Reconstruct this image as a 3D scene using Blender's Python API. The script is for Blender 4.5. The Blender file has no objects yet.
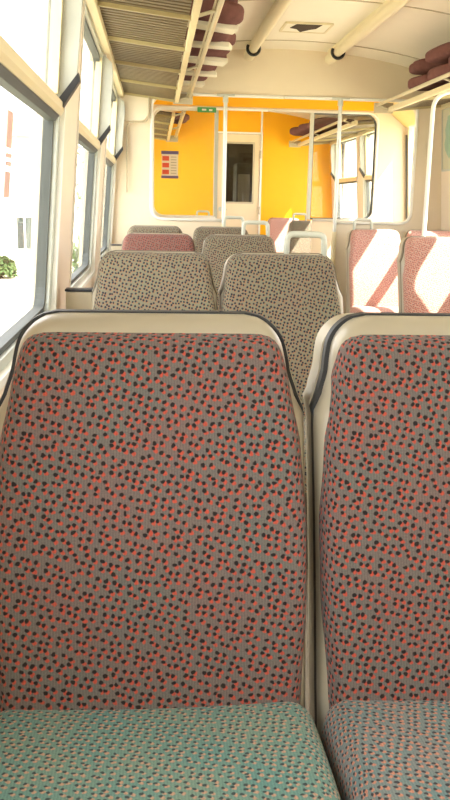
import bpy, bmesh, math, random
from mathutils import Vector, Matrix
from math import sin, cos, tan, pi, sqrt, radians, floor

S = bpy.context.scene
COL = S.collection
random.seed(7)

# ---------------------------------------------------------------- camera
def set_camera():
    yaw, pitch, roll = radians(4.85), radians(13.1), radians(1.2)
    f = Vector((sin(yaw) * cos(pitch), cos(yaw) * cos(pitch), -sin(pitch)))
    rt = Vector((cos(yaw), -sin(yaw), 0))
    up = rt.cross(f)
    r2 = cos(roll) * rt + sin(roll) * up
    u2 = -sin(roll) * rt + cos(roll) * up
    cd = bpy.data.cameras.new('camera')
    cd.sensor_fit = 'VERTICAL'
    cd.sensor_height = 24
    cd.lens = 24 * 850 / 800
    cd.clip_start = 0.02
    cd.clip_end = 400
    co = bpy.data.objects.new('camera', cd)
    COL.objects.link(co)
    m = Matrix((r2, u2, -f)).transposed().to_4x4()
    m.translation = Vector((0, 0, 1.22))
    co.matrix_world = m
    S.camera = co
set_camera()

# ---------------------------------------------------------------- world, sun, exposure
w = bpy.data.worlds.new('world')
S.world = w
w.use_nodes = True
wb = w.node_tree.nodes['Background']
wb.inputs[0].default_value = (1.0, 1.0, 0.985, 1)
wb.inputs[1].default_value = 6.0
sl = bpy.data.lights.new('sun', 'SUN')
sl.energy = 26
sl.angle = radians(0.6)
sl.color = (1.0, 0.93, 0.80)
so = bpy.data.objects.new('sun', sl)
COL.objects.link(so)
so.rotation_euler = Vector((-1, 0.55, -1.45)).to_track_quat('-Z', 'Y').to_euler()
so.location = (8, -4, 8)
S.view_settings.view_transform = 'Standard'
S.view_settings.look = 'None'
S.view_settings.gamma = 1
S.view_settings.use_curve_mapping = False
S.view_settings.exposure = 0.05
S.cycles.max_bounces = 12
S.cycles.diffuse_bounces = 8
S.cycles.transparent_max_bounces = 16
S.cycles.use_denoising = True
S.cycles.sample_clamp_indirect = 8

# ---------------------------------------------------------------- materials
def srgb(r, g, b):
    f = lambda c: (c / 255 / 12.92) if c / 255 <= .04045 else ((c / 255 + .055) / 1.055) ** 2.4
    return (f(r), f(g), f(b), 1)

def mat(name, col, rough=.5, metal=0, spot=.06, scale=6, bump=0, spec=.5):
    m = bpy.data.materials.new(name)
    m.use_nodes = True
    nt = m.node_tree
    b = nt.nodes['Principled BSDF']
    b.inputs['Roughness'].default_value = rough
    b.inputs['Metallic'].default_value = metal
    b.inputs['Specular IOR Level'].default_value = spec
    tc = nt.nodes.new('ShaderNodeTexCoord')
    nz = nt.nodes.new('ShaderNodeTexNoise')
    nz.inputs['Scale'].default_value = scale
    nz.inputs['Detail'].default_value = 5
    nt.links.new(tc.outputs['Object'], nz.inputs['Vector'])
    mx = nt.nodes.new('ShaderNodeMix')
    mx.data_type = 'RGBA'
    mx.inputs[6].default_value = tuple(c * (1 - spot) for c in col[:3]) + (1,)
    mx.inputs[7].default_value = tuple(min(1, c * (1 + spot)) for c in col[:3]) + (1,)
    nt.links.new(nz.outputs['Fac'], mx.inputs[0])
    nt.links.new(mx.outputs[2], b.inputs['Base Color'])
    if bump:
        bp = nt.nodes.new('ShaderNodeBump')
        bp.inputs['Strength'].default_value = bump
        bp.inputs['Distance'].default_value = .004
        nt.links.new(nz.outputs['Fac'], bp.inputs['Height'])
        nt.links.new(bp.outputs[0], b.inputs['Normal'])
    return m

def glass(name, tint=(1, 1, 1, 1), refl=1.0):
    m = bpy.data.materials.new(name)
    m.use_nodes = True
    nt = m.node_tree
    nt.nodes.clear()
    o = nt.nodes.new('ShaderNodeOutputMaterial')
    t = nt.nodes.new('ShaderNodeBsdfTransparent')
    t.inputs[0].default_value = tint
    g = nt.nodes.new('ShaderNodeBsdfGlossy')
    g.inputs['Roughness'].default_value = .02
    lw = nt.nodes.new('ShaderNodeLayerWeight')
    lw.inputs[0].default_value = .5
    pw = nt.nodes.new('ShaderNodeMath')
    pw.operation = 'POWER'
    pw.inputs[1].default_value = 5
    nt.links.new(lw.outputs['Facing'], pw.inputs[0])
    mu = nt.nodes.new('ShaderNodeMath')
    mu.operation = 'MULTIPLY_ADD'
    mu.inputs[1].default_value = .55 * refl
    mu.inputs[2].default_value = .03 * refl
    mx = nt.nodes.new('ShaderNodeMixShader')
    nt.links.new(pw.outputs[0], mu.inputs[0])
    nt.links.new(mu.outputs[0], mx.inputs[0])
    nt.links.new(t.outputs[0], mx.inputs[1])
    nt.links.new(g.outputs[0], mx.inputs[2])
    nt.links.new(mx.outputs[0], o.inputs[0])
    return m

def moquette(name, base, base2, dark, warm, cell=.0124, rdark=.34, rwarm=.37, ang=0.28):
    """woven fabric: a grid of small dark blobs, each with a warm blob beside it"""
    m = bpy.data.materials.new(name)
    m.use_nodes = True
    nt = m.node_tree
    N, L = nt.nodes, nt.links
    b = N['Principled BSDF']
    b.inputs['Roughness'].default_value = .95
    b.inputs['Specular IOR Level'].default_value = .12
    b.inputs['Sheen Weight'].default_value = .12
    uv = N.new('ShaderNodeTexCoord')
    mp = N.new('ShaderNodeMapping')
    mp.inputs['Scale'].default_value = (1 / cell, 1 / cell, 1)
    mp.inputs['Rotation'].default_value = (0, 0, ang)
    L.new(uv.outputs['UV'], mp.inputs[0])
    # wobble
    nz = N.new('ShaderNodeTexNoise')
    nz.inputs['Scale'].default_value = 1.7
    nz.inputs['Detail'].default_value = 1
    L.new(mp.outputs[0], nz.inputs['Vector'])
    sb = N.new('ShaderNodeVectorMath'); sb.operation = 'SUBTRACT'
    sb.inputs[1].default_value = (.5, .5, .5)
    L.new(nz.outputs['Color'], sb.inputs[0])
    sc = N.new('ShaderNodeVectorMath'); sc.operation = 'SCALE'
    sc.inputs['Scale'].default_value = .4
    L.new(sb.outputs[0], sc.inputs[0])
    ad = N.new('ShaderNodeVectorMath'); ad.operation = 'ADD'
    L.new(mp.outputs[0], ad.inputs[0]); L.new(sc.outputs[0], ad.inputs[1])
    def blob(off, r):
        o = N.new('ShaderNodeVectorMath'); o.operation = 'ADD'
        o.inputs[1].default_value = off
        L.new(ad.outputs[0], o.inputs[0])
        v = N.new('ShaderNodeTexVoronoi')
        v.voronoi_dimensions = '2D'
        v.inputs['Scale'].default_value = 1
        v.inputs['Randomness'].default_value = .5
        L.new(o.outputs[0], v.inputs['Vector'])
        mr = N.new('ShaderNodeMapRange')
        mr.inputs['From Min'].default_value = r
        mr.inputs['From Max'].default_value = r - .17
        mr.interpolation_type = 'SMOOTHSTEP'
        L.new(v.outputs['Distance'], mr.inputs[0])
        return mr.outputs[0]
    kd = blob((0, 0, 0), rdark)
    kw = blob((-(.24 * cos(ang) + .26 * sin(ang)), -(.24 * sin(ang) - .26 * cos(ang)), 0), rwarm)
    # vertical rib of the weave
    uvs = N.new('ShaderNodeSeparateXYZ')
    L.new(uv.outputs['UV'], uvs.inputs[0])
    rb = N.new('ShaderNodeMath'); rb.operation = 'MULTIPLY'
    rb.inputs[1].default_value = 2 * pi / .0042
    L.new(uvs.outputs[0], rb.inputs[0])
    sn = N.new('ShaderNodeMath'); sn.operation = 'SINE'
    L.new(rb.outputs[0], sn.inputs[0])
    big = N.new('ShaderNodeTexNoise')
    big.inputs['Scale'].default_value = 9
    big.inputs['Detail'].default_value = 3
    L.new(uv.outputs['UV'], big.inputs['Vector'])
    fine = N.new('ShaderNodeTexNoise')
    fine.inputs['Scale'].default_value = 420
    L.new(uv.outputs['UV'], fine.inputs['Vector'])
    m1 = N.new('ShaderNodeMix'); m1.data_type = 'RGBA'
    m1.inputs[6].default_value = base; m1.inputs[7].default_value = base2
    cr = N.new('ShaderNodeMapRange')
    cr.inputs['From Min'].default_value = .35; cr.inputs['From Max'].default_value = .65
    L.new(big.outputs['Fac'], cr.inputs[0]); L.new(cr.outputs[0], m1.inputs[0])
    m2 = N.new('ShaderNodeMix'); m2.data_type = 'RGBA'
    L.new(kw, m2.inputs[0]); L.new(m1.outputs[2], m2.inputs[6]); m2.inputs[7].default_value = warm
    m3 = N.new('ShaderNodeMix'); m3.data_type = 'RGBA'
    L.new(kd, m3.inputs[0]); L.new(m2.outputs[2], m3.inputs[6]); m3.inputs[7].default_value = dark
    # weave shading factor .85 .. 1.12
    ma = N.new('ShaderNodeMath'); ma.operation = 'MULTIPLY_ADD'
    ma.inputs[1].default_value = .08; ma.inputs[2].default_value = .68
    L.new(sn.outputs[0], ma.inputs[0])
    mb = N.new('ShaderNodeMath'); mb.operation = 'MULTIPLY_ADD'
    mb.inputs[1].default_value = .62
    L.new(fine.outputs['Fac'], mb.inputs[0]); L.new(ma.outputs[0], mb.inputs[2])
    vm = N.new('ShaderNodeVectorMath'); vm.operation = 'SCALE'
    L.new(m3.outputs[2], vm.inputs[0]); L.new(mb.outputs[0], vm.inputs['Scale'])
    L.new(vm.outputs[0], b.inputs['Base Color'])
    bp = N.new('ShaderNodeBump')
    bp.inputs['Strength'].default_value = .35
    bp.inputs['Distance'].default_value = .0012
    L.new(mb.outputs[0], bp.inputs['Height'])
    L.new(bp.outputs[0], b.inputs['Normal'])
    return m

M = {
    'cream': mat('cream_wall', srgb(230, 218, 194), .45, spot=.04),
    'pillar': mat('cream_pillar', srgb(236, 220, 198), .4, spot=.04),
    'ceil': mat('cream_ceiling', srgb(246, 240, 222), .5, spot=.03),
    'head': mat('cream_bulkhead', srgb(228, 214, 188), .5, spot=.04),
    'yellow': mat('yellow_laminate', srgb(250, 182, 2), .45, spot=.05, scale=2),
    'white': mat('white_paint', srgb(236, 234, 224), .4, spot=.03),
    'alu': mat('aluminium', srgb(196, 200, 190), .35, .35, spot=.08),
    'pale': mat('pale_shroud', srgb(184, 186, 176), .4, spot=.22, scale=9),
    'rubber': mat('dark_rubber', srgb(44, 46, 50), .55, spot=.1),
    'edge': mat('worn_edge', srgb(112, 104, 88), .5, spot=.1),
    'gasket': mat('grey_gasket', srgb(84, 88, 86), .6, spot=.1),
    'shell': mat('beige_shell', srgb(172, 164, 144), .32, spot=.05, scale=8),
    'filler': mat('beige_filler', srgb(190, 178, 150), .5, spot=.08),
    'handle': mat('grey_handle', srgb(196, 200, 188), .35, spot=.05),
    'slat': mat('rack_slat', srgb(118, 104, 78), .5, spot=.3, scale=14),
    'bracket': mat('rack_bracket', srgb(186, 172, 128), .4, spot=.06),
    'gapsheet': mat('gap_sheet_dark', srgb(62, 52, 40), .7, spot=.3, scale=10),
    'rackbar': mat('rack_bar', srgb(226, 212, 172), .35, spot=.06),
    'rail': mat('rail_metal', srgb(205, 198, 172), .3, .4, spot=.06),
    'pole': mat('pole_metal', srgb(205, 206, 196), .3, .4, spot=.05),
    'floor': mat('floor_vinyl', srgb(130, 120, 106), .6, spot=.3, scale=20),
    'base': mat('dark_base', srgb(84, 76, 66), .6, spot=.15),
    'mauve': mat('mauve_cushion', srgb(116, 80, 76), .95, spot=.3, scale=28, bump=.5, spec=.1),
    'board': mat('white_board', srgb(226, 220, 200), .6, spot=.1),
    'black': mat('black_plastic', srgb(30, 28, 26), .5, spot=.1),
    'tube': mat('cream_tube', srgb(226, 214, 180), .35, spot=.05),
    'door': mat('cab_door_cream', srgb(232, 214, 180), .4, spot=.03),
    'hole': mat('dark_hole', srgb(70, 54, 40), .9, spot=.2),
    'green': mat('sign_green', srgb(70, 160, 90), .5, spot=.05),
    'purple': mat('notice_purple', srgb(104, 90, 132), .5, spot=.05),
    'red': mat('notice_red', srgb(222, 90, 58), .5, spot=.1),
    'paper': mat('notice_paper', srgb(238, 228, 205), .6, spot=.03),
    'mapg': mat('map_green', srgb(160, 188, 166), .6, spot=.12, scale=20),
    'mapbg': mat('map_paper', srgb(205, 202, 176), .6, spot=.05),
    'sticker': mat('sticker_red', srgb(224, 184, 174), .6, spot=.1),
    'cabwall': mat('cab_brown', srgb(96, 82, 62), .7, spot=.2, scale=3),
    'ground': mat('gravel_ground', srgb(184, 182, 160), .9, spot=.3, scale=2),
    'house': mat('white_render', srgb(214, 214, 206), .8, spot=.03),
    'pane_dark': mat('dark_pane', srgb(60, 72, 70), .2, spot=.2),
    'leaf': mat('hedge_leaf', srgb(74, 98, 52), .8, spot=.4, scale=3),
    'glass': glass('window_glass'),
    'screen': glass('screen_glass', (.97, .97, .95, 1), .8),
    'doorglass': glass('cab_door_glass', (.72, .72, .66, 1), 1.6),
}
F_RED = moquette('moquette_red', srgb(102, 102, 98), srgb(112, 98, 94), srgb(42, 38, 36), srgb(178, 80, 64), rwarm=.34)
F_TEAL = moquette('moquette_teal', srgb(92, 134, 128), srgb(112, 138, 124), srgb(54, 68, 68), srgb(178, 140, 118), cell=.0118, rdark=.31, rwarm=.34)
F_TEAL2 = moquette('moquette_teal_grey', srgb(102, 128, 128), srgb(122, 126, 124), srgb(58, 58, 62), srgb(186, 128, 106), cell=.0118, rdark=.32, rwarm=.36)
F_GREY = moquette('moquette_grey', srgb(124, 124, 104), srgb(128, 120, 102), srgb(40, 42, 54), srgb(152, 112, 84), cell=.0128, rdark=.37, rwarm=.34)
F_PINK = moquette('moquette_pink', srgb(190, 160, 146), srgb(192, 154, 142), srgb(118, 82, 80), srgb(204, 128, 110), cell=.012)
F_MAROON = moquette('moquette_maroon', srgb(120, 98, 90), srgb(124, 92, 86), srgb(52, 38, 38), srgb(158, 84, 70), cell=.0125)

# ---------------------------------------------------------------- helpers
def link(name, me, m=None, parent=None, kind=None, label=None, cat=None, group=None, smooth=False):
    o = bpy.data.objects.new(name, me)
    COL.objects.link(o)
    if m is not None and not me.materials:
        me.materials.append(m)
    if m is not None and me.materials[0] is not m:
        o.material_slots[0].link = 'OBJECT'
        o.material_slots[0].material = m
    if parent: o.parent = parent
    if kind: o['kind'] = kind
    if label: o['label'] = label
    if cat: o['category'] = cat
    if group: o['group'] = group
    return o

def finish(bm, name, smooth=False, angle=None):
    bmesh.ops.recalc_face_normals(bm, faces=bm.faces)
    me = bpy.data.meshes.new(name)
    bm.to_mesh(me)
    bm.free()
    if smooth:
        for p in me.polygons: p.use_smooth = True
        if angle:
            me.set_sharp_from_angle(angle=radians(angle))
    return me

def thing(name, label, cat, loc=(0, 0, 0), rz=0, group=None):
    o = bpy.data.objects.new(name, None)
    COL.objects.link(o)
    o.location = loc
    o.rotation_euler = (0, 0, rz)
    o.empty_display_size = .1
    o['label'] = label
    o['category'] = cat
    if group: o['group'] = group
    return o

def box(bm, x0, x1, y0, y1, z0, z1, bev=0, f=None, nz=1):
    """axis box, optionally bevelled, optionally mapped by f(x,y,z)"""
    b2 = bmesh.new()
    bmesh.ops.create_cube(b2, size=1)
    for v in b2.verts:
        v.co = Vector(((x0 + x1) / 2 + v.co.x * (x1 - x0), (y0 + y1) / 2 + v.co.y * (y1 - y0), (z0 + z1) / 2 + v.co.z * (z1 - z0)))
    if bev:
        bmesh.ops.bevel(b2, geom=b2.edges[:], offset=bev, segments=2, affect='EDGES', profile=.6)
    vm = {}
    for v in b2.verts:
        c = v.co
        vm[v] = bm.verts.new(f(*c) if f else c)
    for fc in b2.faces:
        bm.faces.new([vm[v] for v in fc.verts])
    b2.free()

def prism(bm, poly, a0, a1, f):
    """poly: list of 2D points; f(p,q,a) -> xyz"""
    A = [bm.verts.new(f(p, q, a0)) for p, q in poly]
    B = [bm.verts.new(f(p, q, a1)) for p, q in poly]
    n = len(poly)
    bm.faces.new(A); bm.faces.new(B[::-1])
    for i in range(n):
        bm.faces.new((A[i], B[i], B[(i + 1) % n], A[(i + 1) % n]))

def tube(bm, pts, r, n=10, closed=False):
    pts = [Vector(p) for p in pts]
    rings = []
    ref = None
    for i, p in enumerate(pts):
        if i == 0: t = pts[1] - p
        elif i == len(pts) - 1: t = p - pts[-2]
        else: t = (pts[i + 1] - p).normalized() + (p - pts[i - 1]).normalized()
        t.normalize()
        if ref is None:
            ref = Vector((0, 0, 1)) if abs(t.z) < .9 else Vector((0, 1, 0))
        a = ref - t * ref.dot(t); a.normalize(); ref = a
        b = t.cross(a)
        rings.append([bm.verts.new(p + r * (cos(2 * pi * k / n) * a + sin(2 * pi * k / n) * b)) for k in range(n)])
    for i in range(len(rings) - 1):
        for k in range(n):
            bm.faces.new((rings[i][k], rings[i][(k + 1) % n], rings[i + 1][(k + 1) % n], rings[i + 1][k]))
    bm.faces.new(rings[0][::-1]); bm.faces.new(rings[-1])

def roundpath(pts, r, n=5):
    """round the inner corners of a polyline"""
    pts = [Vector(p) for p in pts]
    out = [pts[0]]
    for i in range(1, len(pts) - 1):
        a = (pts[i - 1] - pts[i]).normalized(); b = (pts[i + 1] - pts[i]).normalized()
        p0 = pts[i] + a * r; p1 = pts[i] + b * r
        for k in range(n + 1):
            t = k / n
            out.append((1 - t) ** 2 * p0 + 2 * t * (1 - t) * pts[i] + t * t * p1)
    out.append(pts[-1])
    return out

def rrect(y0, y1, z0, z1, r, n=6):
    """rounded rectangle points; r may be (bl, br, tr, tl)"""
    if not isinstance(r, tuple): r = (r,) * 4
    P = []
    for (cx, cz, a0, rr) in ((y0 + r[0], z0 + r[0], pi, r[0]), (y1 - r[1], z0 + r[1], 1.5 * pi, r[1]),
                             (y1 - r[2], z1 - r[2], 0, r[2]), (y0 + r[3], z1 - r[3], .5 * pi, r[3])):
        for k in range(n + 1):
            a = a0 + k / n * pi / 2
            P.append((cx + rr * cos(a), cz + rr * sin(a)))
    return P

def ring(bm, outer, inner, a0, a1, f):
    """frame between two loops with equal point counts, extruded a0..a1"""
    n = len(outer)
    O0 = [bm.verts.new(f(p, q, a0)) for p, q in outer]; O1 = [bm.verts.new(f(p, q, a1)) for p, q in outer]
    I0 = [bm.verts.new(f(p, q, a0)) for p, q in inner]; I1 = [bm.verts.new(f(p, q, a1)) for p, q in inner]
    for i in range(n):
        j = (i + 1) % n
        for q in ((O0[i], O0[j], I0[j], I0[i]), (O1[i], O1[j], I1[j], I1[i]), (O0[i], O0[j], O1[j], O1[i]), (I0[i], I0[j], I1[j], I1[i])):
            try: bm.faces.new(q)
            except ValueError: pass

def outer_match(inner_rect, outer_rect, r, n=6):
    """outer square-ish loop with the same count as rrect"""
    return rrect(*outer_rect, .0005, n), rrect(*inner_rect, r, n)

def slab(name, W, z0, z1, yc, t, r, back, nu=25, nv=34, rc=0, rcb=0, horiz=False, lump=None, uvs=(0, 0)):
    """closed cushion-like solid. W(z) half width, yc(z) centre line, t puff to the front (-y), r edge roll radius"""
    bm = bmesh.new()
    uvl = bm.loops.layers.uv.new('UVMap')
    def hw(z):
        x = W(z)
        if rc and z1 - z < rc: x -= rc - sqrt(max(0, rc * rc - (rc - (z1 - z)) ** 2))
        if rcb and z - z0 < rcb: x -= rcb - sqrt(max(0, rcb * rcb - (rcb - (z - z0)) ** 2))
        return x
    roll = lambda d: sqrt(max(0, 1 - (1 - min(d / r, 1)) ** 2))
    sp = lambda i, n: .5 - .5 * cos(pi * i / (n - 1))
    sp2 = lambda i, n: .45 * sp(i, n) + .55 * i / (n - 1)
    def edgy(i, n):  # denser at both ends
        x = i / (n - 1)
        return .65 * sp(i, n) + .35 * x
    F, B, UV = [], [], {}
    for j in range(nv):
        z = z0 + (z1 - z0) * edgy(j, nv)
        fr, bk = [], []
        for i in range(nu):
            u = -1 + 2 * edgy(i, nu)
            h = hw(z)
            x = u * h
            d = W(z) * (1 - abs(u)); dv = min(z - z0, z1 - z)
            y = yc(z) - t * roll(d) * roll(dv)
            if lump: y -= lump(x, z) * roll(d) * roll(dv)
            yb = yc(z) + back
            cf = (x, y, z) if not horiz else (x, z, -y)
            cb = (x, yb, z) if not horiz else (x, z, -yb)
            fr.append(bm.verts.new(cf)); bk.append(bm.verts.new(cb))
            sg = (1 if u > 0 else -1); sz = (1 if z > (z0 + z1) / 2 else -1)
            ru = t * (1 - roll(d)); rv = t * (1 - roll(dv))
            UV[fr[-1]] = (x + sg * ru, z + sz * rv); UV[bk[-1]] = (x + sg * (ru + back), z + sz * (rv + back))
        F.append(fr); B.append(bk)
    def q(a, b, c, d):
        f = bm.faces.new((a, b, c, d))
        for lp in f.loops:
            q_ = UV[lp.vert]
            lp[uvl].uv = (q_[0] + uvs[0], q_[1] + uvs[1])
    for j in range(nv - 1):
        for i in range(nu - 1):
            q(F[j][i], F[j][i + 1], F[j + 1][i + 1], F[j + 1][i])
            q(B[j][i], B[j + 1][i], B[j + 1][i + 1], B[j][i + 1])
        q(F[j][0], F[j + 1][0], B[j + 1][0], B[j][0])
        q(F[j][-1], B[j][-1], B[j + 1][-1], F[j + 1][-1])
    for i in range(nu - 1):
        q(F[0][i], B[0][i], B[0][i + 1], F[0][i + 1])
        q(F[-1][i], F[-1][i + 1], B[-1][i + 1], B[-1][i])
    return finish(bm, name, True, 50)

def lerp(tab, z):
    if z <= tab[0][0]: return tab[0][1]
    for (a, va), (b, vb) in zip(tab, tab[1:]):
        if z <= b:
            s = (z - a) / (b - a); s = s * s * (3 - 2 * s) * .5 + s * .5
            return va + (vb - va) * s
    return tab[-1][1]

# ---------------------------------------------------------------- the carriage shell
CX = 1.02                     # centre line of the carriage
Y0, YA, YB, YE = -2.9, 7.1, 8.1, 11.6   # rear end, first bulkhead, second bulkhead, cab wall
def wx(z):                    # inner face of the left side (leans in towards the roof)
    return -.36 + .075 * (z - .9) if z > .9 else -.36
def PL(y, z, o):              # point on left side, o = distance outwards
    return (wx(z) - o, y, z)
def PR(y, z, o):
    return (2 * CX - wx(z) + o, y, z)
def zc(x):
    d = abs(x - CX)
    return 2.405 - .10 * d * d - .05 * (d / 1.3) ** 8

WZ0, WZ1 = .80, 2.02
WIN = [(-2.5, -1.0), (-.45, 1.05), (1.60, 3.09), (3.63, 5.10), (5.60, 7.04), (8.4, 9.8), (10.1, 11.4)]
WINR = [(-1.4, .05), (.65, 2.10), (2.55, 4.0), (4.55, 6.55), (8.4, 9.8), (10.1, 11.4)]
DOORW = (7.18, 8.05)

def side_wall(name, P, wins):
    bm = bmesh.new()
    cells = []
    ys = [Y0] + [v for a in sorted(wins) for v in a[:2]] + [YE]
    zs_top = 2.30
    def cell(y0, y1, z0, z1):
        nz = max(1, int((z1 - z0) / .3))
        for k in range(nz):
            a = z0 + (z1 - z0) * k / nz; b = z0 + (z1 - z0) * (k + 1) / nz
            v = [bm.verts.new(P(y, z, o)) for y in (y0, y1) for z in (a, b) for o in (0, .09)]
            for q in ((0, 1, 3, 2), (4, 6, 7, 5), (0, 4, 5, 1), (2, 3, 7, 6), (0, 2, 6, 4), (1, 5, 7, 3)):
                bm.faces.new([v[i] for i in q])
    cell(Y0, YE, -.02, WZ0)
    cell(Y0, YE, WZ1, zs_top)
    prev = Y0
    for a, b in sorted(wins):
        cell(prev, a, WZ0, WZ1); prev = b
    cell(prev, YE, WZ0, WZ1)
    return link(name, finish(bm, name), M['pillar'], kind='structure')

side_wall('wall_left', PL, WIN)
side_wall('wall_right', PR, WINR + [DOORW])

def window(idx, P, y0, y1, far_cheek=True):
    bm = bmesh.new()
    f = lambda p, q, a: P(p, q, a)
    # aluminium frame
    o, i = outer_match((y0 + .035, y1 - .035, WZ0 + .035, WZ1 - .03), (y0 - .004, y1 + .004, WZ0 - .004, WZ1 + .004), .09)
    ring(bm, o, i, .012, .06, f)
    fr = link('window_%d' % idx, finish(bm, 'window_frame'), M['alu'], kind='structure')
    # inner raised lip
    bm = bmesh.new()
    ring(bm, rrect(y0 - .012, y1 + .012, WZ0 - .012, WZ1 + .004, .05), rrect(y0 + .008, y1 - .008, WZ0 + .008, WZ1 - .01, .05), -.006, .02, f)
    link('inner_lip', finish(bm, 'inner_lip'), M['white'], fr)
    # gasket
    bm = bmesh.new()
    ring(bm, rrect(y0 + .03, y1 - .03, WZ0 + .03, WZ1 - .025, .09), rrect(y0 + .05, y1 - .05, WZ0 + .052, WZ1 - .045, .085), .025, .06, f)
    link('gasket', finish(bm, 'gasket'), M['gasket'], fr)
    # panes
    zt = 1.50
    for nm, a, b in (('lower_pane', WZ0 + .04, zt), ('upper_pane', zt + .05, WZ1 - .03)):
        bm = bmesh.new()
        prism(bm, [(y0 + .04, a), (y1 - .04, a), (y1 - .04, b), (y0 + .04, b)], .05, .054, f)
        link(nm, finish(bm, nm), M['glass'], fr)
    # transom bar: cream upper face, grey lower lip
    bm = bmesh.new()
    prism(bm, [(zt - .005, .048), (zt - .005, .005), (zt + .01, -.004), (zt + .035, -.004), (zt + .048, .008), (zt + .048, .048)], y0 + .01, y1 - .01, lambda z, o, y: P(y, z, o))
    link('transom_bar', finish(bm, 'transom'), M['rackbar'], fr)
    bm = bmesh.new()
    prism(bm, [(zt - .024, .048), (zt - .024, .02), (zt - .006, .008), (zt - .006, .048)], y0 + .03, y1 - .03, lambda z, o, y: P(y, z, o))
    link('transom_lip', finish(bm, 'transom_lip'), M['gasket'], fr)
    # hopper ventilator cheeks: pale plates standing in from the glass, slanted foot with a dark seal
    for ye, sgn in ((y1, -1),):
        bm = bmesh.new()
        poly = [(1.53, .05), (1.54, -.0), (1.61, -.045), (1.90, -.05), (1.96, -.04), (1.995, -.0), (2.0, .05)]
        prism(bm, poly, ye + sgn * .02, ye + sgn * .055, lambda z, o, y: P(y, z, o))
        link('vent_cheek', finish(bm, 'vent_cheek'), M['pale'], fr)
        bm = bmesh.new()
        prism(bm, [(1.505, .05), (1.52, -.004), (1.605, -.056), (1.63, -.05), (1.55, .008), (1.545, .05)], ye + sgn * .012, ye + sgn * .062, lambda z, o, y: P(y, z, o))
        link('vent_seal', finish(bm, 'vent_seal'), M['black'], fr)
        bm = bmesh.new()
        prism(bm, [(1.56, .045), (1.56, .012), (1.99, .012), (1.99, .045)], ye + sgn * .055, ye + sgn * .085, lambda z, o, y: P(y, z, o))
        link('vent_jamb', finish(bm, 'vent_jamb'), M['rackbar'], fr)
    return fr

n = 0
for P, LW in ((PL, WIN), (PR, WINR)):
    for a, b in LW:
        n += 1
        window(n, P, a, b)

# exterior door window of the vestibule (right)
def door_window():
    a, b = DOORW
    bm = bmesh.new()
    o, i = outer_match((a + .03, b - .02, WZ0 + .12, WZ1 - .04), (a - .004, b + .004, WZ0 - .004, WZ1 + .004), .12)
    ring(bm, o, i, .0, .06, PR)
    fr = link('door_1', finish(bm, 'side_door'), M['door'], kind='structure')
    bm = bmesh.new()
    prism(bm, [(a + .04, WZ0 + .1), (b - .04, WZ0 + .1), (b - .04, WZ1 - .05), (a + .04, WZ1 - .05)], .03, .034, PR)
    link('door_pane', finish(bm, 'door_pane'), M['glass'], fr)
    bm = bmesh.new()
    prism(bm, [(b + .004, 1.0), (b + .03, 1.0), (b + .03, 1.86), (b + .004, 1.86)], -.015, -.002, PR)
    link('door_post', finish(bm, 'door_post'), M['gasket'], fr)
door_window()

# floor
bm = bmesh.new()
box(bm, -.4, 2 * CX + .4, Y0, 12.9, -.1, 0)
link('floor', finish(bm, 'floor'), M['floor'], kind='structure')

# ceiling: curved sheet
bm = bmesh.new()
xs = [-.36 + (2 * CX + .72) * k / 40 for k in range(41)]
def prof(off): return [(x, zc(x) + off) for x in xs]
poly = prof(0) + prof(.05)[::-1]
A = [bm.verts.new((x, Y0, z)) for x, z in poly]; B = [bm.verts.new((x, 12.9, z)) for x, z in poly]
nn = len(poly)
for i in range(nn):
    bm.faces.new((A[i], A[(i + 1) % nn], B[(i + 1) % nn], B[i]))
link('ceiling', finish(bm, 'ceiling', True, 40), M['ceil'], kind='structure')

# transverse joints in the ceiling lining
tn = 0
for yj in (2.6, 4.0, 5.38, 6.72, 9.6):
    tn += 1
    bm = bmesh.new()
    xx = [-.1 + 2.3 * k / 30 for k in range(31)]
    for k in range(30):
        v = [bm.verts.new((x, y, zc(x) + dz)) for x in (xx[k], xx[k + 1]) for y in (yj - .008, yj + .008) for dz in (-.003, .01)]
        for q in ((0, 1, 3, 2), (4, 6, 7, 5), (0, 4, 5, 1), (2, 3, 7, 6)):
            bm.faces.new([v[i] for i in q])
    link('trim_%d' % tn, finish(bm, 'ceiling_joint'), M['filler'], kind='structure')

# rear end wall behind the camera
bm = bmesh.new()
box(bm, -.4, 2 * CX + .4, Y0 - .08, Y0, 0, 2.6)
link('wall_rear', finish(bm, 'wall_rear'), M['cream'], kind='structure')

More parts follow.
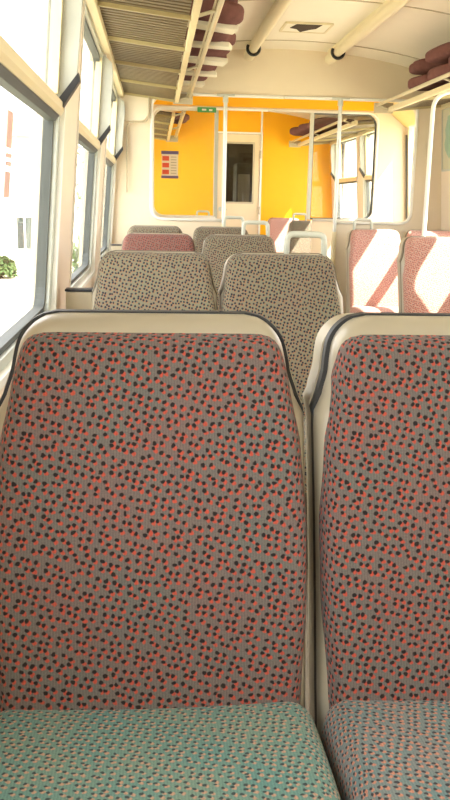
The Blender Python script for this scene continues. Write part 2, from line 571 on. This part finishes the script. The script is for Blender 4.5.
# bulkhead helper: full cross-section plate with a rounded opening
OX0, OX1, OZ0, OZ1 = -.03, 2.12, 1.075, 2.045
def bulkhead(name, y0, y1, m, OX1=OX1):
    bm = bmesh.new()
    f = lambda p, q, a: (p, a, q)
    # header following the ceiling
    top = [(-.33 + 2.76 * k / 24, zc(-.33 + 2.76 * k / 24) + .02) for k in range(25)]
    prism(bm, [(-.33, OZ1)] + [(2.43, OZ1)] + top[::-1], y0, y1, f)
    # corner pieces and side posts
    for x0, x1 in ((-.37, OX0), (OX1, 2 * CX + .37)):
        prism(bm, [(x0, 0), (x1, 0), (x1, OZ1), (x0, OZ1)], y0, y1, f)
    # upper rounded fillets
    for cx, sg in ((OX0, 1), (OX1, -1)):
        r = .14
        arc = [(cx + sg * (r - r * sin(k / 6 * pi / 2)), OZ1 - (r - r * cos(k / 6 * pi / 2))) for k in range(7)]
        prism(bm, [(cx, OZ1)] + arc, y0, y1, f)
    # lower partitions either side of the aisle
    for x0, x1, cx, sg in ((OX0, .56, OX0, 1), (1.48, OX1, OX1, -1)):
        prism(bm, [(x0, 0), (x1, 0), (x1, OZ0), (x0, OZ0)], y0, y1, f)
        r = .09
        arc = [(cx + sg * (r - r * sin(k / 6 * pi / 2)), OZ0 + (r - r * cos(k / 6 * pi / 2))) for k in range(7)]
        prism(bm, [(cx, OZ0)] + arc, y0, y1, f)
    return link(name, finish(bm, name), m, kind='structure')
bulkhead('wall_front', YA, YA + .05, M['head'])
bulkhead('wall_vestibule', YB, YB + .05, M['head'], 2.055)

# pale edging round the openings
def edging(name, y, x0, x1):
    bm = bmesh.new()
    pts_l = roundpath([(x1, y, OZ0), (x0, y, OZ0), (x0, y, OZ1), ((x0 + x1) / 2, y, OZ1)], .1)
    tube(bm, pts_l, .014, 8)
    return bm
tn = 10
for y, xr in ((YA - .005, OX1), (YB - .005, 2.055)):
    for x0, x1, mid in ((OX0, .56, CX), (xr, 1.48, CX)):
        tn += 1
        bm = bmesh.new()
        tube(bm, roundpath([(x1, y, OZ0), (x0, y, OZ0), (x0, y, OZ1), (mid, y, OZ1)], .10), .013, 8)
        link('trim_%d' % tn, finish(bm, 'opening_edge', True), M['white'], kind='structure')

# yellow header of the second bulkhead
bm = bmesh.new()
top = [(-.02 + 2.08 * k / 24, zc(-.02 + 2.08 * k / 24) - .003) for k in range(25)]
prism(bm, [(-.02, OZ1 + .02), (2.06, OZ1 + .02)] + top[::-1], YB - .012, YB, lambda p, q, a: (p, a, q))
link('trim_20', finish(bm, 'yellow_header'), M['yellow'], kind='structure')

# coving in the vestibule, right
bm = bmesh.new()
prism(bm, [(2.02, 2.16), (2.10, 2.10), (2.31, 1.93), (2.42, 1.93), (2.42, 2.30), (2.02, 2.30)], YA + .05, YB - .012, lambda p, q, a: (p, a, q))
link('trim_21', finish(bm, 'coving'), mat('coving_yellow', srgb(240, 212, 140), .5, spot=.04), kind='structure')

# glass screens of the second bulkhead, each a thing with frame and pane
def glass_screen(x0, x1, label):
    t = thing('glass_screen', label, 'glass screen', ((x0 + x1) / 2, YB + .025, OZ0), 0, 'glass draught screens')
    f = lambda p, q, a: (p - (x0 + x1) / 2, a, q - OZ0)
    bm = bmesh.new()
    prism(bm, rrect(x0 + .005, x1 - .005, OZ0 + .005, OZ1 - .005, .09), -.003, .003, f)
    link('pane', finish(bm, 'pane'), M['screen'], t)
    bm = bmesh.new()
    left = x0 < 1
    rr = (.09, .004, .004, .09) if left else (.004, .09, .09, .004)
    ring(bm, rrect(x0 + .002, x1 - .002, OZ0 + .002, OZ1 - .002, rr), rrect(x0 + .02, x1 - .02, OZ0 + .02, OZ1 - .02, rr), -.02, .02, f)
    link('frame', finish(bm, 'frame'), M['gasket'] if not left else M['white'], t)
    xp = x1 if left else x0
    bm = bmesh.new()
    box(bm, xp - .014 - (x0 + x1) / 2, xp + .014 - (x0 + x1) / 2, -.03, .03, 0, OZ1 - OZ0)
    link('post', finish(bm, 'post'), M['alu'], t)
glass_screen(-.03, .56, 'clear glass draught screen left of the gangway, seen above the small left-hand seats')
glass_screen(1.44, 2.055, 'clear glass draught screen right of the gangway, sunlit window behind it')

# low panel box and small grille under the end of the left rack
bm = bmesh.new()
ol = rrect(-.29, -.055, 1.83, 2.16, (.01, .07, .01, .01))
prism(bm, ol, YA - .05, YA, lambda p, q, a: (p, a, q))
link('trim_22', finish(bm, 'corner_box'), M['cream'], kind='structure')
bm = bmesh.new()
tube(bm, roundpath([(-.05, YA - .052, 2.14), (-.05, YA - .052, 1.82), (-.225, YA - .052, 1.82), (-.225, YA - .052, 1.28)], .06), .006, 6)
link('trim_23', finish(bm, 'panel_line', True), M['filler'], kind='structure')
g = thing('vent_grille', 'small slotted cream vent grille under the far end of the left rack', 'vent', (.08, YA - .001, 2.05))
bm = bmesh.new(); box(bm, -.1, .1, -.02, 0, 0, .09)
link('plate', finish(bm, 'plate'), M['rackbar'], g)
for k in range(4):
    bm = bmesh.new(); box(bm, -.08 + k * .045, -.055 + k * .045, -.022, -.019, .015, .075)
    link('slot', finish(bm, 'slot'), M['slat'], g)

# grab poles at the first bulkhead
def pole(name, x, y, z0, z1, label, m=M['pole'], foot=None):
    t = thing(name, label, 'pole', (x, y, z0), 0, 'gangway poles')
    bm = bmesh.new(); tube(bm, [(0, 0, 0), (0, 0, z1 - z0)], .016, 14)
    link('tube', finish(bm, 'pole_tube', True, 50), m, t)
    bm = bmesh.new(); tube(bm, [(0, 0, z1 - z0 - .06), (0, 0, z1 - z0 - .004)], .022, 14)
    box(bm, -.07, .07, -.02, .02, z1 - z0 - .012, z1 - z0)
    link('ceiling_bracket', finish(bm, 'bracket'), M['alu'], t)
    if foot:
        bm = bmesh.new(); tube(bm, [(0, 0, 0), (0, 0, foot)], .021, 14)
        link('lower_sleeve', finish(bm, 'sleeve', True, 50), M['rackbar'], t)
    return t
pole('grab_pole', .555, YA - .03, 0, OZ1 + .005, 'slim vertical pole in front of the cab door window', foot=1.05)
pole('grab_pole', 1.478, YA - .03, 0, OZ1 + .005, 'slim vertical pole before the right glass screen with a yellowish lower sleeve', foot=1.0)

# cab wall (yellow) with cream door
DX0, DX1, DZ = .82, 1.385, 2.10
bm = bmesh.new()
f = lambda p, q, a: (p, a, q)
top = [(-.33 + 2.76 * k / 24, zc(-.33 + 2.76 * k / 24) + .02) for k in range(25)]
prism(bm, [(-.36, DZ), (2.46, DZ)] + top[::-1], YE, YE + .05, f)
prism(bm, [(-.4, 0), (DX0, 0), (DX0, DZ), (-.4, DZ)], YE, YE + .05, f)
prism(bm, [(DX1, 0), (2.5, 0), (2.5, DZ), (DX1, DZ)], YE, YE + .05, f)
link('wall_cab', finish(bm, 'wall_cab'), M['yellow'], kind='structure')
dz = .0
bm = bmesh.new()
wx0, wx1, wz0, wz1 = DX0 + .09, DX1 - .09, 1.22, 1.98
o_, i_ = rrect(DX0 + .006, DX1 - .006, .01, DZ - .006, .002), rrect(wx0, wx1, wz0, wz1, .002)
ring(bm, o_, i_, YE + .005, YE + .045, f)
dr = link('door_2', finish(bm, 'cab_door'), M['door'], kind='structure')
bm = bmesh.new(); prism(bm, rrect(wx0, wx1, wz0, wz1, .002), YE + .02, YE + .026, f)
link('door_pane', finish(bm, 'door_pane'), M['doorglass'], dr)
bm = bmesh.new(); ring(bm, rrect(wx0 - .015, wx1 + .015, wz0 - .015, wz1 + .015, .01), rrect(wx0 + .008, wx1 - .008, wz0 + .008, wz1 - .008, .01), YE - .004, YE + .01, f)
link('pane_bead', finish(bm, 'pane_bead'), M['filler'], dr)
bm = bmesh.new(); tube(bm, [(DX0 + .05, YE - .04, 1.13), (DX0 + .05, YE + .01, 1.13)], .03, 16); tube(bm, [(DX0 + .05, YE - .04, 1.13), (DX0 + .13, YE - .04, 1.13)], .011, 8)
link('door_handle', finish(bm, 'door_handle', True, 40), M['alu'], dr)
for hz in (.5, 1.12, 1.84):
    bm = bmesh.new(); tube(bm, [(DX1, YE - .012, hz - .05), (DX1, YE - .012, hz + .05)], .013, 10)
    link('hinge', finish(bm, 'hinge', True, 40), M['filler'], dr)
bm = bmesh.new()
ring(bm, rrect(DX0 - .025, DX1 + .025, 0, DZ + .02, .002), rrect(DX0 + .002, DX1 - .002, 0, DZ - .002, .002), YE - .012, YE + .004, f)
box(bm, DX1 - .004, DX1 + .02, YE - .014, YE + .002, DZ, 2.44)
link('trim_24', finish(bm, 'door_frame'), M['white'], kind='structure')
# the cab beyond
bm = bmesh.new(); box(bm, -.4, 2.5, 12.85, 12.9, 0, 1.05); box(bm, -.4, .55, 12.85, 12.9, 1.05, 2.5); box(bm, 1.3, 2.5, 12.85, 12.9, 1.05, 2.5); box(bm, .55, 1.3, 12.85, 12.9, 1.62, 2.5); box(bm, .95, 1.3, 12.85, 12.9, 1.05, 1.62)
box(bm, -.42, -.36, YE, 12.9, 0, 2.5); box(bm, 2.46, 2.52, YE, 12.9, 0, 2.5)
link('wall_driving_end', finish(bm, 'wall_driving_end'), M['cabwall'], kind='structure')
cc = thing('driver_cabinet', 'brown cabinet dimly seen through the cab door window', 'cabinet', (1.3, 12.3, 0))
bm = bmesh.new(); box(bm, -.18, .25, -.25, .3, 0, 1.75, .02)
link('body', finish(bm, 'body'), M['cabwall'], cc)
bm = bmesh.new(); box(bm, -.16, .0, -.262, -.25, .3, 1.6, .004)
link('door', finish(bm, 'door'), M['filler'], cc)

# ---------------------------------------------------------------- seats
YC = lambda z: -.325 * (1.04 - z) - .05 * sin(pi * min(1, max(0, (1.04 - z) / .6))) * .3
WF = [(.36, .232), (.86, .2335), (.887, .232), (.905, .220), (.95, .208), (1.04, .193)]
WP = [(.40, .218), (.47, .222), (.6, .230), (.72, .231), (.84, .224), (.93, .209), (1.02, .190)]
wf = lambda z: lerp(WF, z)
wp = lambda z: lerp(WP, z)
WQ = [(.40, .226), (.80, .231), (.93, .213), (1.03, .200)]
wq = lambda z: lerp(WQ, z)
seat_mesh = {
    'front_frame': slab('front_frame', wf, .36, 1.036, lambda z: YC(z) + .03, .03, .022, .014, rc=.05, nv=60, nu=31),
    'rubber_edge': slab('rubber_edge', lambda z: wf(z) + lerp([(.87, .0), (.90, .007)], z), .36, 1.0385, lambda z: YC(z) + .044, .0, .01, .022, rc=.052, nv=60, nu=5),
    'back_shell': slab('back_shell', lambda z: wf(z) + lerp([(.87, -.001), (.90, .010)], z), .36, 1.030, lambda z: YC(z) + .066, .0, .01, .06, rc=.05, nv=60, nu=9),
    'backrest': slab('backrest', wp, .415, 1.012, lambda z: YC(z) + .004, .030, .022, .02, rc=.03, nv=44, nu=33,
                     lump=lambda x, z: .006 * sin(9 * z + 4 * x) + .012 * math.exp(-((z - .62) / .15) ** 2)),
    'cushion': slab('cushion', lambda y: .238, -.70, -.185, lambda y: -.414 - .02 * sin(pi * (y + .185) / -.55), .05, .038, .07, rc=.05, rcb=.05, nu=33, nv=36, horiz=True,
                    lump=lambda x, y: .008 * cos(7 * x) * sin(6 * y)),
}
seat_mesh['backrest_wide'] = slab('backrest_wide', wq, .415, 1.034, lambda z: YC(z) + .004, .030, .03, .02, rc=.04, nv=44, nu=33,
                                  lump=lambda x, z: .010 * math.exp(-((z - .62) / .15) ** 2))
def mk_base():
    bm = bmesh.new()
    box(bm, -.21, .21, -.58, -.1, .06, .34, .015)
    box(bm, -.06, .06, -.5, -.15, 0, .08, .01)
    return finish(bm, 'seat_base')
seat_mesh['seat_base'] = mk_base()
def mk_handle(s):
    bm = bmesh.new()
    tube(bm, roundpath([(s * .02, .05, .99), (s * .024, .05, 1.108), (s * .166, .05, 1.108), (s * .172, .05, .99)], .025), .012, 12)
    return finish(bm, 'handle', True)
seat_mesh['grab_handle_r'] = mk_handle(1)
seat_mesh['grab_handle_l'] = mk_handle(-1)
def mk_filler():
    bm = bmesh.new()
    box(bm, -.338, -.236, .03, .09, .1, .885, .006)
    return finish(bm, 'side_filler')
seat_mesh['side_filler'] = mk_filler()
def mk_fcap():
    bm = bmesh.new()
    box(bm, -.34, -.234, .025, .095, .885, .894, .003)
    return finish(bm, 'filler_cap')
seat_mesh['filler_cap'] = mk_fcap()

def seat(x, y, label, fab, cush, rz=0, handle=0, filler=False, group=None, wide=True, sx=.98):
    t = thing('train_seat', label, 'seat', (x, y, 0), rz, group or 'patterned train seats')
    t.scale = (sx, 1, 1)
    for k, m in (('front_frame', M['shell']), ('rubber_edge', M['edge'] if wide else M['rubber']), ('back_shell', M['shell']), ('backrest', fab), ('cushion', cush), ('seat_base', M['base'])):
        o = link(k, seat_mesh['backrest_wide' if (wide and k == 'backrest') else k], m, t)
        if wide and k == 'backrest' and handle > 0: o.location.x = -.008
    if handle:
        link('grab_handle', seat_mesh['grab_handle_r' if handle > 0 else 'grab_handle_l'], M['handle'], t)
    if filler:
        o = link('side_filler', seat_mesh['side_filler'], M['filler'], t)
        link('filler_cap', seat_mesh['filler_cap'], M['rubber'], o)
    return t

seat(-.004, 1.385, 'nearest seat on the left, red speckled backrest and teal cushion filling the foreground', F_RED, F_TEAL, wide=False, sx=1.07)
seat(.514, 1.385, 'nearest seat at right foreground, red speckled backrest cut by the picture edge', F_RED, F_TEAL2, wide=False, sx=1.07)
seat(.0, 3.17, 'grey speckled window seat directly behind the large foreground seat', F_GREY, F_GREY, filler=True)
seat(.472, 3.17, 'grey speckled aisle seat with pale handle, second row from the front', F_GREY, F_GREY, handle=1)
seat(.02, 4.98, 'small maroon speckled window seat, third row from the front', F_MAROON, F_MAROON, filler=True)
seat(.492, 4.98, 'small grey speckled aisle seat with handle, third row on the left of the aisle', F_GREY, F_GREY, handle=1)
seat(.0, 6.5, 'farthest grey window seat before the bulkhead, black edge against the wall', F_GREY, F_GREY, filler=True)
seat(.50, 6.5, 'farthest grey aisle seat before the bulkhead, handle below the cab door', F_GREY, F_GREY, handle=1)
seat(1.725, 5.2, 'pink seat across the aisle at the right picture edge, sun patch on its back', F_PINK, F_PINK, sx=.935)
seat(2.172, 5.2, 'pink window seat beyond the right picture edge beside the sunlit one', F_PINK, F_PINK, sx=.935)
seat(1.715, 6.65, 'pink aisle seat with a bright diagonal sun patch by the right bulkhead', F_PINK, F_PINK, handle=-1, sx=.935)
seat(2.162, 6.65, 'pink window seat in the last right-hand row, partly hidden by the nearer seat', F_PINK, F_PINK, sx=.935)
seat(1.66, 11.1, 'mauve seat against the yellow end wall beside the cab door', F_PINK, F_PINK)
seat(1.71, 9.6, 'seat with small handle before the yellow wall, its shade put into grey fabric', F_GREY, F_GREY, handle=-1)  # darker grey fabric stands in for the shade on this seat
seat(.475, 10.3, 'seat behind the left glass screen, only its handle showing', F_GREY, F_GREY, handle=1)

# ---------------------------------------------------------------- luggage racks
def rack(side, ya, yb, label, polelist=()):
    """local x runs from the wall towards the aisle for both sides"""
    s = 1 if side == 'left' else -1
    X0 = -.275 if side == 'left' else 2 * CX + .275
    t = thing('luggage_rack', label, 'luggage rack', (X0, ya, 2.025 if side == 'left' else 2.0), 0, 'luggage racks')
    L = yb - ya
    fx = lambda x, y, z: (s * x, y, z)
    bm = bmesh.new()
    k = 0
    y = .02
    while y < L:
        box(bm, .02, .42, y, y + .034, .018, .026, 0, lambda x, y, z: (s * x, y, z + .0 - .05 * (x / .45)))
        y += .058
    link('slat_shelf', finish(bm, 'slats'), M['slat'], t)
    bm = bmesh.new()
    box(bm, .02, .42, .02, L - .02, .030, .036, 0, lambda x, y, z: (s * x, y, z - .05 * (x / .45)))
    link('added_gap_sheet', finish(bm, 'added_gap_sheet'), M['gapsheet'], t)  # added sheet, blocks the light so the gaps between slats stay dark
    ys = [L - .03 - .78 * i for i in range(int(L / .78) + 1)]
    for yy in ys:
        bm = bmesh.new()
        box(bm, .0, .44, yy - .006, yy + .006, .0, .018, 0, lambda x, y, z: (s * x, y, z - .05 * (x / .45)))
        link('bracket', finish(bm, 'bracket'), M['bracket'], t)
    bm = bmesh.new()
    box(bm, .428, .458, 0, L, -.05, -.012, .005, fx)
    link('front_bar', finish(bm, 'front_bar'), M['rackbar'], t)
    bm = bmesh.new()
    tube(bm, [fx(.545, 0, .0), fx(.545, L, .0)], .013, 10)
    tube(bm, [fx(.525, 0, .005), fx(.525, L, .005)], .006, 8)
    link('guard_rail', finish(bm, 'guard_rail', True, 60), M['rail'], t)
    for yy in ys[::2] + [L - .01]:
        bm = bmesh.new()
        tube(bm, [fx(.45, yy, -.03), fx(.545, yy, .0)], .008, 8)
        link('rail_stay', finish(bm, 'rail_stay', True, 60), M['rail'], t)
    bm = bmesh.new()
    box(bm, -.01, .03, 0, L, -.02, .03, .004, fx)
    link('wall_batten', finish(bm, 'wall_batten'), M['rackbar'], t)
    bm = bmesh.new()
    box(bm, .415, .57, L - .02, L, -.06, .02, .005, fx)
    link('end_cap', finish(bm, 'end_cap'), M['filler'], t)
    return t
rack('left', -1.0, 7.08, 'long slatted luggage rack above the left windows')
rack('right', -1.0, 7.05, 'luggage rack above the right-hand seats with pale front bar')
rack('left', 8.2, 11.5, 'short luggage rack seen through the left glass screen')
rack('right', 8.2, 11.5, 'short luggage rack seen through the right glass screen')

# pole bending into the right rack
pt = thing('rack_pole', 'white pole standing behind the right-hand sunlit seat, bent into the rack at its top', 'pole', (1.835, 5.8, 0))
bm = bmesh.new()
tube(bm, roundpath([(0, 0, 0), (0, 0, 1.93), (.16, 0, 1.975)], .09, 8), .014, 14)
link('tube', finish(bm, 'rack_pole_tube', True, 50), M['white'], pt)
bm = bmesh.new(); tube(bm, [(0, 0, 0), (0, 0, .02)], .04, 14)
link('floor_flange', finish(bm, 'flange', True, 40), M['alu'], pt)

# ---------------------------------------------------------------- stored cushions on the racks
def cush_mesh(seed, a=.24, b=.22, h=.11):
    rn = random.Random(seed)
    ph = [rn.uniform(0, 6) for _ in range(6)]
    bm = bmesh.new()
    bmesh.ops.create_icosphere(bm, subdivisions=4, radius=1)
    for v in bm.verts:
        c = v.co
        def se(x, p): return math.copysign(abs(x) ** p, x)
        x, y, z = se(c.x, .45), se(c.y, .45), se(c.z, .6)
        wob = 1 + .05 * sin(3 * x + ph[0]) + .05 * sin(4 * y + ph[1]) + .04 * sin(5 * x * y + ph[2])
        v.co = Vector((x * a * wob, y * b * (1 + .05 * sin(3 * x + ph[3])), h / 2 * z * (1 + .12 * sin(4 * x + ph[4]) * cos(3 * y + ph[5]))))
    return finish(bm, 'cushion_pad', True)
cm = [cush_mesh(i) for i in range(4)]
def board_mesh():
    bm = bmesh.new()
    box(bm, -.24, .24, -.09, .06, -.072, -.045, .006)
    return finish(bm, 'board')
bmesh_board = board_mesh()
def stored(loc, rot, label, k=0, board=True, scale=1, group='seat cushions stored on the left rack', m=None):
    t = thing('stored_cushion', label, 'cushion', loc, 0, group)
    t.rotation_euler = rot
    t.scale = (scale,) * 3
    link('pad', cm[k % 4], m or M['mauve'], t)
    if board:
        link('base_board', bmesh_board, M['board'], t)
    return t
R = radians
LC = [
    ((.17, 4.55, 2.145), (.05, .10, .1), 'mauve cushion nearest the camera on the left rack, cut by the picture top'),
    ((.19, 5.08, 2.14), (.04, .08, -.2), 'mauve cushion with white base board on the left rack, second from the camera'),
    ((.20, 5.61, 2.14), (-.02, .06, .12), 'mauve cushion with white board in the middle of the left rack pile'),
    ((.18, 6.14, 2.135), (.03, .05, -.1), 'mauve cushion with white board, second from the far end of the left rack'),
    ((.12, 6.66, 2.135), (.0, .04, .08), 'mauve cushion with white board at the far end of the left rack'),
    ((.20, 4.82, 2.262), (.05, .10, .5), 'mauve cushion lying on top of the left rack pile near the camera'),
    ((.25, 5.50, 2.262), (-.04, .08, .25), 'mauve cushion lying on top of the left rack pile, nearer the ceiling tube end'),
]
for i, (l, r, s) in enumerate(LC):
    stored(l, r, s, i, True, .82 if i > 4 else 1)
RC = [
    ((2.05, 6.28, 2.09), (.0, -.06, .1), .9, 'lowest mauve cushion at the far end of the right rack'),
    ((2.03, 6.33, 2.20), (.05, -.05, -.2), .85, 'upper mauve cushion at the far end of the right rack'),
    ((2.05, 5.80, 2.09), (.0, -.06, .0), .95, 'lower mauve cushion on the right rack above the bent pole'),
    ((2.01, 5.80, 2.205), (-.05, -.05, .3), .9, 'upper mauve cushion on the right rack above the bent pole'),
    ((2.05, 5.31, 2.10), (.0, -.06, .2), 1, 'mauve cushion on the right rack at the picture edge'),
]
for i, (l, r, sc_, s) in enumerate(RC):
    stored(l, r, s, i, i == 4, sc_, 'seat cushions stored on the right rack')
for i, (x, y, z, s) in enumerate(((1.95, 9.75, 2.09, 'mauve cushion on the far right rack, nearest the glass screen'), (1.93, 10.3, 2.09, 'mauve cushion in the middle of the far right rack'),
                               (1.92, 10.85, 2.09, 'mauve cushion at the yellow wall end of the far right rack'))):
    stored((x, y, z), (0, 0, .2 * i), s, i, False, .95, 'seat cushions stored on the far right rack')
stored((.14, 9.6, 2.09), (0, 0, .2), 'dark mauve cushion on the far left rack above the left screen', 2, False, .85, 'seat cushion stored on the far left rack')

# ---------------------------------------------------------------- ceiling fittings
def lighttube(x, label):
    z = zc(x) - .055
    t = thing('ceiling_light', label, 'ceiling light', (x, 0, z), 0, 'ceiling light tubes')
    bm = bmesh.new(); tube(bm, [(0, -2.4, 0), (0, 6.72, 0)], .034, 18)
    link('diffuser_tube', finish(bm, 'diffuser_tube', True, 50), M['tube'], t)
    bm = bmesh.new(); tube(bm, [(0, 6.76, -.004), (0, 7.04, -.004)], .042, 18)
    link('end_cap', finish(bm, 'tube_cap', True, 50), M['tube'], t)
    bm = bmesh.new()
    pts = [(.046 * cos(a), 6.735, .046 * sin(a)) for a in [pi + R(-30) + k / 14 * R(240) for k in range(15)]]
    tube(bm, pts, .011, 8)
    link('end_clip', finish(bm, 'clip', True, 50), M['black'], t)
    bm = bmesh.new(); box(bm, -.02, .02, -2.4, 7.04, .02, .058)
    link('mounting_rail', finish(bm, 'mounting_rail'), M['tube'], t)
lighttube(.73, 'long cream ceiling light tube left of the ceiling vent')
lighttube(1.37, 'long cream ceiling light tube right of the ceiling vent')

hx, hy = 1.03, 6.2
zz = zc(hx)
t = thing('ceiling_vent', 'square ceiling vent plate with a dark broken hole between the two tubes', 'vent', (hx, hy, zz))
bm = bmesh.new(); box(bm, -.16, .16, -.15, .15, -.010, .0, .003)
link('plate', finish(bm, 'plate'), M['ceil'], t)
bm = bmesh.new(); ring(bm, rrect(-.165, .165, -.155, .155, .01), rrect(-.15, .15, -.14, .14, .01), -.014, -.002, lambda p, q, a: (p, q, a))
link('rim', finish(bm, 'rim'), M['tube'], t)
bm = bmesh.new(); prism(bm, [(-.08, -.13), (.09, -.13), (.07, 0), (.03, .04), (-.02, .13), (-.06, .03), (-.11, .0)], -.014, -.004, lambda p, q, a: (p, q, a))
link('hole', finish(bm, 'hole'), M['hole'], t)

# ---------------------------------------------------------------- signs
t = thing('exit_sign', 'small green sign on the rail above the left glass screen', 'sign', (.465, YB - .02, 2.03))
bm = bmesh.new(); box(bm, -.085, .085, -.012, .004, -.022, .022, .003)
link('plate', finish(bm, 'plate'), M['green'], t)
bm = bmesh.new(); box(bm, -.045, -.005, -.0135, -.0125, -.008, .008)
link('white_mark', finish(bm, 'mark'), M['white'], t)
bm = bmesh.new(); box(bm, .02, .05, -.0135, -.0125, -.010, .006)
link('white_mark', finish(bm, 'mark'), M['white'], t)

t = thing('notice', 'paper notice with purple bands and red blocks on the left glass screen', 'notice', (.135, YB + .018, 1.545))
bm = bmesh.new(); box(bm, -.075, .075, -.004, 0, -.115, .115)
link('sheet', finish(bm, 'sheet'), M['paper'], t)
bm = bmesh.new(); box(bm, -.08, .08, -.006, -.004, .093, .122)
link('purple_band', finish(bm, 'band'), M['purple'], t)
bm = bmesh.new(); box(bm, -.08, .08, -.006, -.004, -.122, -.098)
link('purple_band', finish(bm, 'band'), M['purple'], t)
for k in range(3):
    bm = bmesh.new(); box(bm, -.07, -.008, -.006, -.004, -.085 + k * .06, -.045 + k * .06)
    link('red_block', finish(bm, 'block'), M['red'], t)
bm = bmesh.new()
for k in range(7): box(bm, .008, .06, -.0055, -.004, -.08 + k * .024, -.072 + k * .024)
link('text_lines', finish(bm, 'lines'), M['filler'], t)

# line map on the right wall
t = thing('wall_poster', 'pale poster with a green map shape on the right wall', 'poster', (2 * CX - wx(1.78), 6.84, 1.76))
f2 = lambda p, q, a: (-(wx(1.78 + q) - wx(1.78)) - .0 - a, p, q)
bm = bmesh.new(); prism(bm, [(-.2, -.25), (.2, -.25), (.2, .22), (-.2, .22)], .002, .008, f2)
# the sheet hangs in front of the window pillar panel
link('sheet', finish(bm, 'sheet'), M['mapbg'], t)
bm = bmesh.new()
rn = random.Random(3)
pl = []
for k in range(26):
    a = 2 * pi * k / 26
    pl.append((.12 * cos(a) * (1 + .3 * rn.uniform(-1, 1)) + .02, .17 * sin(a) * (1 + .25 * rn.uniform(-1, 1))))
prism(bm, pl, .008, .010, f2)
link('map_shape', finish(bm, 'map_shape'), M['mapg'], t)
bm = bmesh.new(); ring(bm, rrect(-.21, .21, -.26, .23, .005), rrect(-.195, .195, -.245, .215, .005), .0, .014, f2)
link('frame', finish(bm, 'frame'), M['alu'], t)

# sticker on the first left window
bm = bmesh.new()
for za, zb in ((1.345, 1.435), (1.32, 1.33), (1.30, 1.31)):
    prism(bm, [(2.26, za), (2.34, za), (2.35, zb), (2.27, zb)], .046, .049, PL)
prism(bm, [(2.25, 1.22), (2.33, 1.22), (2.34, 1.285), (2.26, 1.285)], .046, .049, PL)
link('window_sticker', finish(bm, 'sticker'), M['sticker'], label='narrow faded red strip sticker on the nearest left window', cat='sticker')

# ---------------------------------------------------------------- outside
bm = bmesh.new(); box(bm, -60, 60, -30, 120, -1.5, -1.3)
link('ground', finish(bm, 'ground'), M['ground'], kind='structure')
def house(x0, x1, y, z1, wins, label, doors=()):
    t = thing('building', label, 'building', ((x0 + x1) / 2, y, -1.3))
    cx = (x0 + x1) / 2
    bm = bmesh.new(); box(bm, x0 - cx, x1 - cx, 0, 6, 0, z1 + 1.3)
    link('wall', finish(bm, 'wall'), M['house'], t)
    bm = bmesh.new(); prism(bm, [(x0 - cx - .3, z1 + 1.3), (x1 - cx + .3, z1 + 1.3), (0, z1 + 2.8)], -.3, 6.3, lambda p, q, a: (p, a, q))
    link('roof', finish(bm, 'roof'), M['filler'], t)
    for (a, b, c, d) in wins:
        bm = bmesh.new(); ring(bm, rrect(a - cx, b - cx, c + 1.3, d + 1.3, .01), rrect(a - cx + .07, b - cx - .07, c + 1.37, d + 1.23, .01), -.05, 0, lambda p, q, s: (p, s, q))
        box(bm, (a + b) / 2 - cx - .03, (a + b) / 2 - cx + .03, -.04, 0, c + 1.3, d + 1.3)
        fr = link('window', finish(bm, 'win'), M['white'], t)
        bm = bmesh.new(); box(bm, a - cx + .05, b - cx - .05, -.012, -.002, c + 1.35, d + 1.25)
        link('pane', finish(bm, 'pane'), M['pane_dark'], fr)
    return t
house(-11, -3.2, 30, 3.2, [(-4.75, -4.1, -.55, .65), (-3.95, -3.4, -.55, .65), (-7.6, -6.6, -.4, .8)], 'white rendered building outside the nearest left window')
house(9.6, 15, 42, 4.5, [(11.0, 11.6, 1.9, 2.5), (11.1, 11.7, .8, 1.6), (11.1, 11.7, -.1, .6), (11.1, 11.7, -.8, -.25)], 'white building with small dark windows beyond the right vestibule door')

def bush(x, y, r, label, seed):
    rn = random.Random(seed)
    t = thing('bush', label, 'bush', (x, y, -1.3), 0, 'bushes beside the left windows')
    bm = bmesh.new()
    for _ in range(500):
        a = rn.uniform(0, 2 * pi); ph = math.acos(rn.uniform(-.3, 1)); rr = r * rn.uniform(.6, 1)
        c = Vector((rr * sin(ph) * cos(a), rr * sin(ph) * sin(a), .45 * r + rr * cos(ph) * .9))
        d = Vector((rn.uniform(-1, 1), rn.uniform(-1, 1), rn.uniform(-1, 1))).normalized() * .16
        e = Vector((rn.uniform(-1, 1), rn.uniform(-1, 1), rn.uniform(-1, 1))).normalized() * .08
        bm.faces.new([bm.verts.new(c + d), bm.verts.new(c + e), bm.verts.new(c - d), bm.verts.new(c - e)])
    link('foliage', finish(bm, 'foliage'), M['leaf'], t)
    bm = bmesh.new(); tube(bm, [(0, 0, 0), (.05, 0, r * .5), (0, .05, r)], .07, 7)
    link('stem', finish(bm, 'stem'), M['cabwall'], t)
bush(-4.95, 28, .5, 'low green bush at the foot of the white building', 1)
bush(-1.75, 24, 1.2, 'tall pale green bush outside the second left window', 2)
bush(-2.1, 40, 4.2, 'large pale tree-like bush far outside the left windows', 3)
